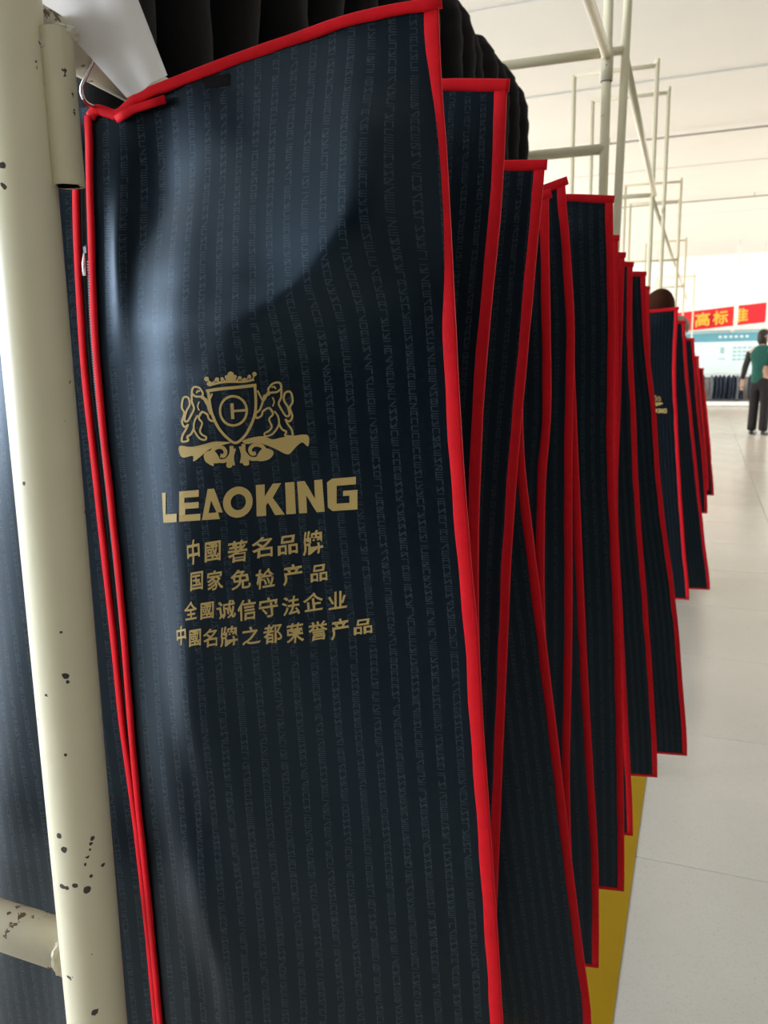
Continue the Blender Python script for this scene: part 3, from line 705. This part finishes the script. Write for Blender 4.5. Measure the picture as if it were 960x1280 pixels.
# ------------------------------------------------------------------ the other bags
BAGS = [
 (.76, [(1.545,-.178),(1.444,-.182),(1.337,-.192),(1.247,-.199),(1.103,-.203),(.931,-.199),(.569,-.189)], .38, .09, 'second from the front, hem right of the front bag'),
 (.90, [(1.506,-.169),(1.402,-.177),(1.343,-.182),(1.201,-.193),(1.07,-.201),(.688,-.212),(.437,-.218)], .37, .05, 'third from the front, below the black jacket shoulder'),
 (.97, [(1.437,-.197),(1.328,-.203),(1.194,-.202),(1.054,-.185),(.955,-.171),(.812,-.152),(.662,-.133),(.531,-.115),(.414,-.099)], .35, .05, 'fourth, its red edge swinging right near the bottom'),
 (1.04, [(1.503,-.190),(1.348,-.185),(1.231,-.182),(1.145,-.187),(1.037,-.187),(.943,-.184),(.81,-.177),(.567,-.166),(.44,-.158)], .38, -.25, 'fifth, a narrow strip under a tilted red hem'),
 (1.11, [(1.530,-.182),(1.453,-.174),(1.34,-.165),(1.18,-.164),(.923,-.158),(.68,-.156),(.458,-.146)], .38, -.30, 'sixth, its red hem rising to the right'),
 (1.17, [(1.461,-.194),(1.331,-.176),(1.173,-.165),(1.008,-.154),(.834,-.142),(.655,-.128),(.521,-.117),(.338,-.111)], .338, .05, 'seventh, its low bottom corner beside the yellow line'),
 (1.25, [(1.528,-.136),(1.355,-.127),(1.166,-.123),(1.018,-.113),(.883,-.103),(.647,-.091),(.431,-.082)], .428, .10, 'eighth, with broad flat top before the pipe posts'),
 (1.50, [(1.508,-.152),(1.226,-.142),(1.021,-.136),(.844,-.122),(.617,-.104),(.382,-.086)], .378, .05, 'ninth, just behind the broad flat one'),
 (1.62, [(1.493,-.151),(1.22,-.149),(.901,-.146),(.472,-.118)], .41, .05, 'tenth, only a short red hem showing'),
 (1.78, [(1.492,-.149),(1.344,-.145),(1.19,-.132),(1.007,-.118),(.713,-.087),(.556,-.07),(.367,-.054)], .362, .10, 'eleventh, ending above the start of the yellow line'),
 (1.95, [(1.488,-.135),(1.329,-.122),(1.179,-.1),(.981,-.078),(.719,-.036),(.535,-.013),(.347,.007)], .342, .05, 'twelfth, its bottom corner reaching far over the tiles'),
 (2.25, [(1.48,-.145),(1.334,-.137),(1.161,-.128),(.888,-.098),(.621,-.06),(.39,-.039)], .38, .05, 'thirteenth, tucked behind the one reaching over the tiles'),
 (3.50, [(1.495,-.111),(1.264,-.11),(1.084,-.096),(.731,-.064),(.493,-.037),(.293,-.012)], .288, -.10, 'fourteenth, wide blue face below the brown-haired woman'),
 (3.85, [(1.454,-.09),(1.358,-.082),(1.063,-.045),(.677,.008),(.456,.042),(.247,.074)], .243, .05, 'fifteenth, its corner lowest among the far bags'),
 (4.15, [(1.384,-.054),(1.245,-.037),(1.044,-.013),(.825,.02),(.551,.048)], .545, .05, 'sixteenth, hanging lower in front of the woman'),
 (5.05, [(1.30,-.035),(1.1,-.01),(.80,.03),(.52,.06)], .52, .05, 'seventeenth, a thin red line among the far bags'),
 (5.30, [(1.228,-.006),(.974,.02),(.744,.055),(.456,.093)], .45, .05, 'eighteenth, its top hem below eye level'),
 (6.10, [(1.20,-.02),(.9,.03),(.5,.075)], .48, .05, 'nineteenth, second from the far end'),
 (7.00, [(1.15,-.005),(.869,.039),(.461,.09)], .457, .05, 'twentieth, farthest of the row'),
]
def lin(z, tab):
    if z >= tab[0][0]: 
        a, b = tab[0], tab[1]
        return a[1]+(z-a[0])*(a[1]-b[1])/(a[0]-b[0]) if z-a[0] < .05 else a[1]
    return lerp_tab(z, tab)
gbags = []
for bi, (Y, tab, zb, tilt, desc) in enumerate(BAGS):
    zt0 = tab[0][0]; hw = .268 if Y < 3 else .31
    phase = bi*1.7
    xc0 = lin(zt0, tab)-hw
    B = empty('garment_bag', (xc0, Y-.05, zt0), 'navy garment bag with red binding, '+desc, 'garment bag', 'garment bags on the rail')
    gbags.append(B)
    yaw_ = .05
    def ztop(s):      # s 0 left .. 1 right
        d = 1-s if s > .5 else s
        r = zt0+tilt*d*2*hw if d < .12 else zt0+tilt*.12*2*hw-(d-.12)/.38*(zt0+tilt*.12*2*hw-min(zt0+tilt*.12*2*hw, 1.497))
        return min(r, 1.56)
    def P_(s, z, side):
        x = lin(z, tab)-2*hw*(1-s)
        e_ = max(0., min(1., (min(s, 1-s)-.022)/.12)); e_ = min(e_, max(0., min(1., (min(ztop(s)-z, z-zb)-.012)/.06))); t_ = (.0008+.0095*e_*e_*(3-2*e_))*(1 if Y < 3 else 1.6)
        y = Y-2*yaw_*(1-s)+.005*math.sin(s*9+phase+z*3)*math.sin(PI*s)**2+side*t_
        return (x, y, z)
    ns, nz = (26, 60) if Y < 2 else (16, 36)
    for side, nm in ((-1, 'front_panel'), (1, 'back_panel')):
        V, F, UV = panel_grid(lambda a, b: (P_(a, ztop(a)*(1-b)+zb*b, side), (a*2*hw+.004*bi, ztop(a)*(1-b)+zb*b)), ns, nz, side == 1)
        raw(nm, V, F, 'bag', B, True, UV)
    bw, bt = (.0105, .0046)
    if Y > 3: bw, bt = .013, .007
    for s, inw in ((1, (-1, -.1, 0)), (0, (1, .1, 0))):
        P = []
        for i in range(41):
            z = ztop(s)-.002-(ztop(s)-.002-zb)*i/40; x, y, z = P_(s, z, 0); P.append((x+(.0004 if s else -.0004), y, z))
        binding('side_binding', P, inw, bw, bt, B)
    P = [P_(i/24, ztop(i/24), 0) for i in range(25)]
    ext = .004; P.append((P[-1][0]+ext, P[-1][1]+.0007, P[-1][2]-tilt*ext))
    binding('top_binding', P, (0, 0, -1), bw*.9, bt*1.15, B)
    binding('bottom_binding', [P_(i/16, zb, 0) for i in range(17)], (0, 0, 1), bw*.45, bt, B)
    hy = Y-.05
    hanger(max(xc0+0, RX-.02), hy, ztop(.5), 'wire hanger hook over the rail, in the garment bag '+desc.split(',')[0]+(' in the row' if 'from' not in desc.split(',')[0] else ''))
# faint gold print on the wide far bag
Bw = gbags[12]; Y, tab, zb = BAGS[12][0], BAGS[12][1], BAGS[12][2]
xs = [p.x for p in CV]
CVw = [Vector((lin(1.1, tab)-.085+(p.x-480)*.00008, Y-.022-.012, 1.125-(p.y-366)*.00008)) for p in CV]
raw('printed_crest', CVw, CF, 'gold', Bw, False)
raw('printed_lettering', [Vector((lin(1.1, tab)-.12+p.x*.00035, Y-.022-.012, 1.075+p.y*.018)) for p in WV], WF, 'gold', Bw, False)

# ------------------------------------------------------------------ far wall: banner, board, clothes
bn = empty('red_banner', (.2, 21.5, 2.2), 'red banner with yellow characters hung across the far end, cut by a white pipe', 'banner')
BX0, BX1, BYb = -1.5, 1.30, 21.5
def bz(x): return 2.405+(x-.6)*.085
def f_ban(a, b):
    x = BX0+(BX1-BX0)*a; return (x, BYb+.03*math.sin(a*14), bz(x)+.06-b*.46-.03*(1-a)*0), (a, b)
V, F, UV = panel_grid(f_ban, 40, 4); k = len(V); V2 = [(v[0], v[1]+.01, v[2]) for v in V]
raw('banner_cloth', list(V)+V2, F+[tuple(i+k for i in f[::-1]) for f in F], 'banner', bn)
for c, xc in (('高', -.10), ('标', .30), ('准', .74)):
    cu = bpy.data.curves.new('c', 'FONT'); cu.body = c; cu.size = 1; cu.offset = .025; cu.resolution_u = 2
    ob = bpy.data.objects.new('c', cu); COL.objects.link(ob); bpy.context.view_layer.update()
    me = bpy.data.meshes.new_from_object(ob.evaluated_get(bpy.context.evaluated_depsgraph_get()))
    vs = [v.co.copy() for v in me.vertices]; fs = [tuple(p.vertices) for p in me.polygons]
    bpy.data.objects.remove(ob)
    x0 = min(v.x for v in vs); x1 = max(v.x for v in vs); y0 = min(v.y for v in vs); y1 = max(v.y for v in vs)
    raw('banner_character', [(xc+((v.x-x0)/(x1-x0)-.5)*.34, BYb-.045, bz(xc)-.17+((v.y-y0)/(y1-y0)-.5)*.33+((v.x-x0)/(x1-x0)-.5)*.03) for v in vs], fs, 'banner_text', bn, False)
for x in (-1.2, 1.2): tube('cord', [(x, BYb, bz(x)+.05), (x, BYb, H_C)], .004, 'steel', bn, 6)
wp = empty('white_pipe', (.62, 20.9, 0), 'white vertical pipe standing in front of the red banner', 'pipe')
tube('pipe', [(.625, 20.9, H_C), (.625, 20.9, 1.95)], .045, 'plinth', wp, 14); tube('pipe_foot', [(.625, 20.9, 1.95), (.625, 21.2, 1.93), (.625, 23.5, 1.93)], .045, 'plinth', wp, 14)
bd = empty('notice_board', (.6, 23.45, .8), 'pale blue notice board with blue header on the far wall', 'notice board')
box('board', (.6, 23.44, 1.33), (3.4, .03, 1.18), 'board', bd, .004); box('header', (.6, 23.415, 1.78), (3.38, .02, .22), 'board_blue', bd, .004)
box('board_frame', (.6, 23.43, 1.935), (3.46, .06, .04), 'board_print', bd, .005); box('board_frame', (.6, 23.43, .75), (3.46, .06, .03), 'plinth', bd, .005)
for i in range(6):
    box('header_print', (.35+i*.13, 23.402, 1.79), (.07, .004, .06), 'board', bd)
for r_ in range(4):
    for c_ in range(5): box('print_block', (.72+c_*.12, 23.423, 1.50-r_*.1), (.09, .004, .05), 'board_print', bd)
box('print_block', (.42, 23.423, 1.44), (.1, .004, .16), 'board_print', bd); box('print_block', (.42, 23.423, 1.22), (.16, .004, .03), 'board_print', bd)
ck = empty('clothes_rack', (.6, 23.1, 0), 'low white clothes rack standing against the far wall', 'rack')
tube('rail', [(-1.2, 23.1, .86), (2.4, 23.1, .86)], .014, 'plinth', ck, 10)
for x in (-1.2, .6, 2.4): tube('post', [(x, 23.22, .87), (x, 23.22, 0)], .016, 'plinth', ck, 10); tube('arm', [(x, 23.22, .86), (x, 23.1, .86)], .012, 'plinth', ck, 8)
box('plinth', (.6, 23.1, .065), (3.7, .5, .11), 'plinth', ck, .01)
def hung_coat():
    r = empty('hanging_coat', (0,0,0)); V = []; F = []; n = 14
    for (z, w, d) in ((.0, .02, .02), (-.02, .07, .03), (-.06, .16, .045), (-.2, .17, .05), (-.45, .175, .05), (-.62, .18, .055)):
        for j in range(n):
            a = 2*PI*j/n; V.append((math.cos(a)*d*(1+.15*math.sin(3*a+z*9)), math.sin(a)*w, z))
    for i in range(5):
        for j in range(n): F.append((i*n+j, (i+1)*n+j, (i+1)*n+(j+1) % n, i*n+(j+1) % n))
    F.append(tuple(range(n))); F.append(tuple(5*n+j for j in range(n))[::-1])
    raw('body', V, F, 'navy', r); tube('hook', spline([(0,0,-.01),(0,0,.03),(0,.012,.05),(0,0,.063)],3), .002, 'steel', r, 6)
    for sg in (-1, 1): tube('sleeve', [(0, sg*.15, -.06), (.01, sg*.19, -.2), (.015, sg*.185, -.48)], .03, 'navy', r, 8)
    return r
cp = hung_coat(); cg = None
xs_ = [-.75+i*.105 for i in range(27)]
for i, x in enumerate(xs_):
    if i in (8, 17): continue
    if i == 0: c = cp
    else:
        c = cp.copy(); COL.objects.link(c)
        for ch in cp.children:
            d = ch.copy(); COL.objects.link(d); d.parent = c
            if i % 6 == 3: d.data = ch.data.copy(); d.data.materials[0] = MAT['grey'] if ch.name[:4] != 'hook' else MAT['steel']
    c.location = (x+random.uniform(-.01, .01), 23.1, .80); c.rotation_euler = (0, 0, random.uniform(-.15, .15))
    tag(c, ('pale grey' if i % 6 == 3 else 'dark navy')+' garment on the far clothes rack, %s from its left end' % ORD[i], 'garment', 'grey garments on the far rack' if i % 6 == 3 else 'navy garments on the far rack')
for ch in cp.children: ch.matrix_parent_inverse = Matrix()

# ------------------------------------------------------------------ people
def skin_mesh(name, nodes, edges, m, parent, sub=2, root=0):
    me = bpy.data.meshes.new(name); me.from_pydata([Vector(n[:3]) for n in nodes], edges, []); me.update()
    o = link(name, me, m, parent, False); md = o.modifiers.new('skin', 'SKIN'); md.use_smooth_shade = True
    lay = me.skin_vertices[0] if me.skin_vertices else None
    if lay is None: me.attributes; 
    for i, n in enumerate(nodes):
        v = me.skin_vertices[0].data[i]; r = n[3] if isinstance(n[3], tuple) else (n[3], n[3]); v.radius = r; v.use_root = (i == root)
    s = o.modifiers.new('sub', 'SUBSURF'); s.levels = s.render_levels = sub
    return o
def ensure_skin(me): pass
def person(name, loc, rz, Ht, top, sleeve, legs, hairm, hair_len, label, arm_r=None, fore=None, lean=0, head_turn=0, arm_l=None):
    r = empty('person', loc, label, 'person'); k = Ht/1.70
    R = Matrix.Rotation(rz, 4, 'Z')
    def T(p):   # local (x right, y forward, z up) -> world
        q = Vector((p[0]+lean*max(0, p[2]-1.0), p[1], p[2]))*k; q = R @ q; return tuple(q+Vector(loc))
    def N(p, rad): return (*T(p), (rad[0]*k, rad[1]*k) if isinstance(rad, tuple) else rad*k)
    sh = 1.40
    aR = arm_r or [(.19,0,sh-.02), (.235,-.02,1.12), (.25,.05,.88), (.255,.07,.80)]
    aL = arm_l or [(-.19,0,sh-.02), (-.235,-.02,1.12), (-.25,.03,.88), (-.255,.05,.80)]
    body = [N((0,0,.95), (.13,.10)), N((0,0,1.10), (.12,.09)), N((0,0,1.28), (.14,.10)), N((0,-.01,1.42), (.08,.065)), N((0,0,1.49), .048), N((0,.01,1.53), .05)]
    E = [(0,1),(1,2),(2,3),(3,4),(4,5)]
    for A in (aR, aL):
        b = len(body); body += [N(A[0], .055), N(A[1], .04), N(A[2], .028), N(A[3], (.030,.018))]; E += [(2,b),(b,b+1),(b+1,b+2),(b+2,b+3)]
        h = Vector(A[3]); d = (Vector(A[3])-Vector(A[2])).normalized(); sgn = 1 if A is aR else -1
        for q in range(4):
            f0 = h+d*.045+Vector((0, (q-1.5)*.019, 0)); f1 = f0+d*(.035-.004*abs(q-1.5))+Vector((-sgn*.006,0,0)); f2 = f1+d*.026+Vector((-sgn*.014,0,0))
            c = len(body); body += [N(f0, .0095), N(f1, .0085), N(f2, .0072)]; E += [(b+3,c),(c,c+1),(c+1,c+2)]
        t0 = h+Vector((-sgn*.01,.032,0))-d*.005; t1 = t0+d*.03+Vector((-sgn*.008,.014,0)); c = len(body); body += [N(t0, .010), N(t1, .0085)]; E += [(b+3,c),(c,c+1)]
    for sg in (1, -1):
        b = len(body); body += [N((sg*.085,0,.86), .085), N((sg*.09,.01,.48), .055), N((sg*.095,-.02,.10), .038), N((sg*.10,.06,.035), (.035,.03)), N((sg*.105,.13,.025), (.035,.02))]
        E += [(0,b),(b,b+1),(b+1,b+2),(b+2,b+3),(b+3,b+4)]
    skin_mesh('body', body, E, 'skin', r)
    # head
    def headpt(x, y, z):
        q = Matrix.Rotation(head_turn, 3, 'Z') @ Vector((x, y, 0)); return T((q.x, q.y+.015, 1.60+z))
    V = []; F = []; nu, nv = 24, 18
    for j in range(nv+1):
        ph = PI*j/nv
        for i in range(nu):
            th = 2*PI*i/nu; x = math.sin(ph)*math.sin(th); y = math.sin(ph)*math.cos(th); z = math.cos(ph)
            X = .074*x*(1-.22*max(0, -z)); Yy = .092*y*(1-.10*max(0, -z))+(.008 if z < -.3 and y > 0 else 0); Z = .115*z
            if y > .8 and abs(x) < .28 and -.35 < z < .15: Yy += .020*(1-abs(x)/.28)*(1-abs(z+.15)/.25 if abs(z+.15) < .25 else 0)   # nose
            if y > .6 and abs(z-.03) < .12 and .25 < abs(x) < .6: Yy -= .006                                            # eye sockets
            if y > .7 and abs(z+.52) < .08 and abs(x) < .35: Yy += .004
            V.append(headpt(X, Yy, Z))
    for j in range(nv):
        for i in range(nu): F.append((j*nu+i, (j+1)*nu+i, (j+1)*nu+(i+1) % nu, j*nu+(i+1) % nu))
    hd = raw('head', V, F, 'skin', r)
    for sg in (1, -1):
        raw('ear', *tube_geo([headpt(sg*.072, -.005, .03), headpt(sg*.083, -.012, .012), headpt(sg*.082, -.008, -.02), headpt(sg*.072, .0, -.035)], [.006, .010, .009, .005], 8), 'skin', hd)
        raw('eye', *tube_geo([headpt(sg*.030-.010, .083, .006), headpt(sg*.030, .0865, .008), headpt(sg*.030+.010, .083, .006)], [.002, .005, .002], 8), 'eye', hd)
    raw('mouth', *tube_geo([headpt(-.022, .080, -.062), headpt(0, .088, -.060), headpt(.022, .080, -.062)], [.002, .005, .002], 8), 'banner', hd)
    V = []; F = []
    for j in range(nv+1):
        ph = PI*j/nv*.86
        for i in range(nu):
            th = 2*PI*i/nu; x = math.sin(ph)*math.sin(th); y = math.sin(ph)*math.cos(th); z = math.cos(ph)
            g = 1.0+.02*math.sin(9*th)
            front_ = max(0, y)
            X = .090*x*g; Yy = .104*y*g-.006; Z = .128*z
            if z < .35 and y > .15: Yy = min(Yy, .02); X = math.copysign(max(abs(X), .078), X)   # leave the face open
            if z < 0: Z -= hair_len*(-z)*(1 if y < .3 else .7); 
            V.append(headpt(X, Yy, Z))
    for j in range(nv):
        for i in range(nu): F.append((j*nu+i, (j+1)*nu+i, (j+1)*nu+(i+1) % nu, j*nu+(i+1) % nu))
    raw('hair', V, F, hairm, hd)
    # clothing
    tn = [N((0,0,.80), (.17,.12)), N((0,0,.96), (.165,.125)), N((0,0,1.14), (.15,.11)), N((0,0,1.30), (.185,.125)), N((0,-.01,1.41), (.14,.095)), N((0,-.005,1.475), (.066,.062))]
    E = [(0,1),(1,2),(2,3),(3,4),(4,5)]
    for A in (aR, aL):
        b = len(tn); tn += [N((A[0][0]*.96, A[0][1], A[0][2]+.01), .086)]; E += [(3,b)]
    skin_mesh('top', tn, E, top, r)
    for A in (aR, aL):
        m1 = Vector(A[0]).lerp(Vector(A[1]), .5); m2 = Vector(A[1]).lerp(Vector(A[2]), .5)
        m3 = Vector(A[1]).lerp(Vector(A[0]), .45)
        skin_mesh('sleeve', [N(A[0], .069), N(m1, .060), N(m3, .054)]+([] if fore else [N(A[1], .053), N(m2, .046), N(Vector(A[2]).lerp(Vector(A[1]), .04), .040)]), [(0,1),(1,2)]+([] if fore else [(2,3),(3,4),(4,5)]), sleeve, r)
        if fore: skin_mesh('cuff_sleeve', [N(m3, .055), N(A[1], .056), N(m2, .050), N(Vector(A[2]).lerp(Vector(A[1]), .04), .044)], [(0,1),(1,2),(2,3)], fore, r)
    ln = [N((0,0,.98), (.145,.11)), N((0,0,.88), (.155,.115))]; E = [(0,1)]
    for sg in (1, -1):
        b = len(ln); ln += [N((sg*.088,0,.82), .10), N((sg*.09,.01,.48), .082), N((sg*.095,-.01,.12), .078), N((sg*.095,-.01,.06), .078)]
        E += [(1,b),(b,b+1),(b+1,b+2),(b+2,b+3)]
    skin_mesh('trousers', ln, E, legs, r)
    for sg in (1, -1):
        skin_mesh('shoe', [N((sg*.098,-.05,.042), .042), N((sg*.10,.04,.04), (.046,.04)), N((sg*.104,.13,.032), (.042,.032)), N((sg*.106,.175,.026), (.03,.024))], [(0,1),(1,2),(2,3)], 'eye', r, 2, 1)
    return r
person('person', (-.335, 4.50, 0), math.radians(-10), 1.62, 'beige', 'blue', 'trouser', 'hair_brown', .06, 'woman with brown hair and beige top with blue sleeves, seen from behind above the bags',
       [(.13,0,1.40), (.128,.05,1.545), (.04,.27,1.50), (.02,.33,1.51)], 'beige', .16)
person('person', (.87, 14.6, 0), math.radians(-28), 1.69, 'green_top', 'sleeve_dark', 'trouser', 'hair_black', .03, 'person in a dark green top and black trousers walking in the far aisle',
       [(.19,0,1.38), (.225,-.03,1.12), (.23,.06,.90), (.235,.09,.82)], None, 0, math.radians(-45),
       [(-.19,0,1.38), (-.27,.0,1.13), (-.34,.06,.90), (-.36,.09,.82)])
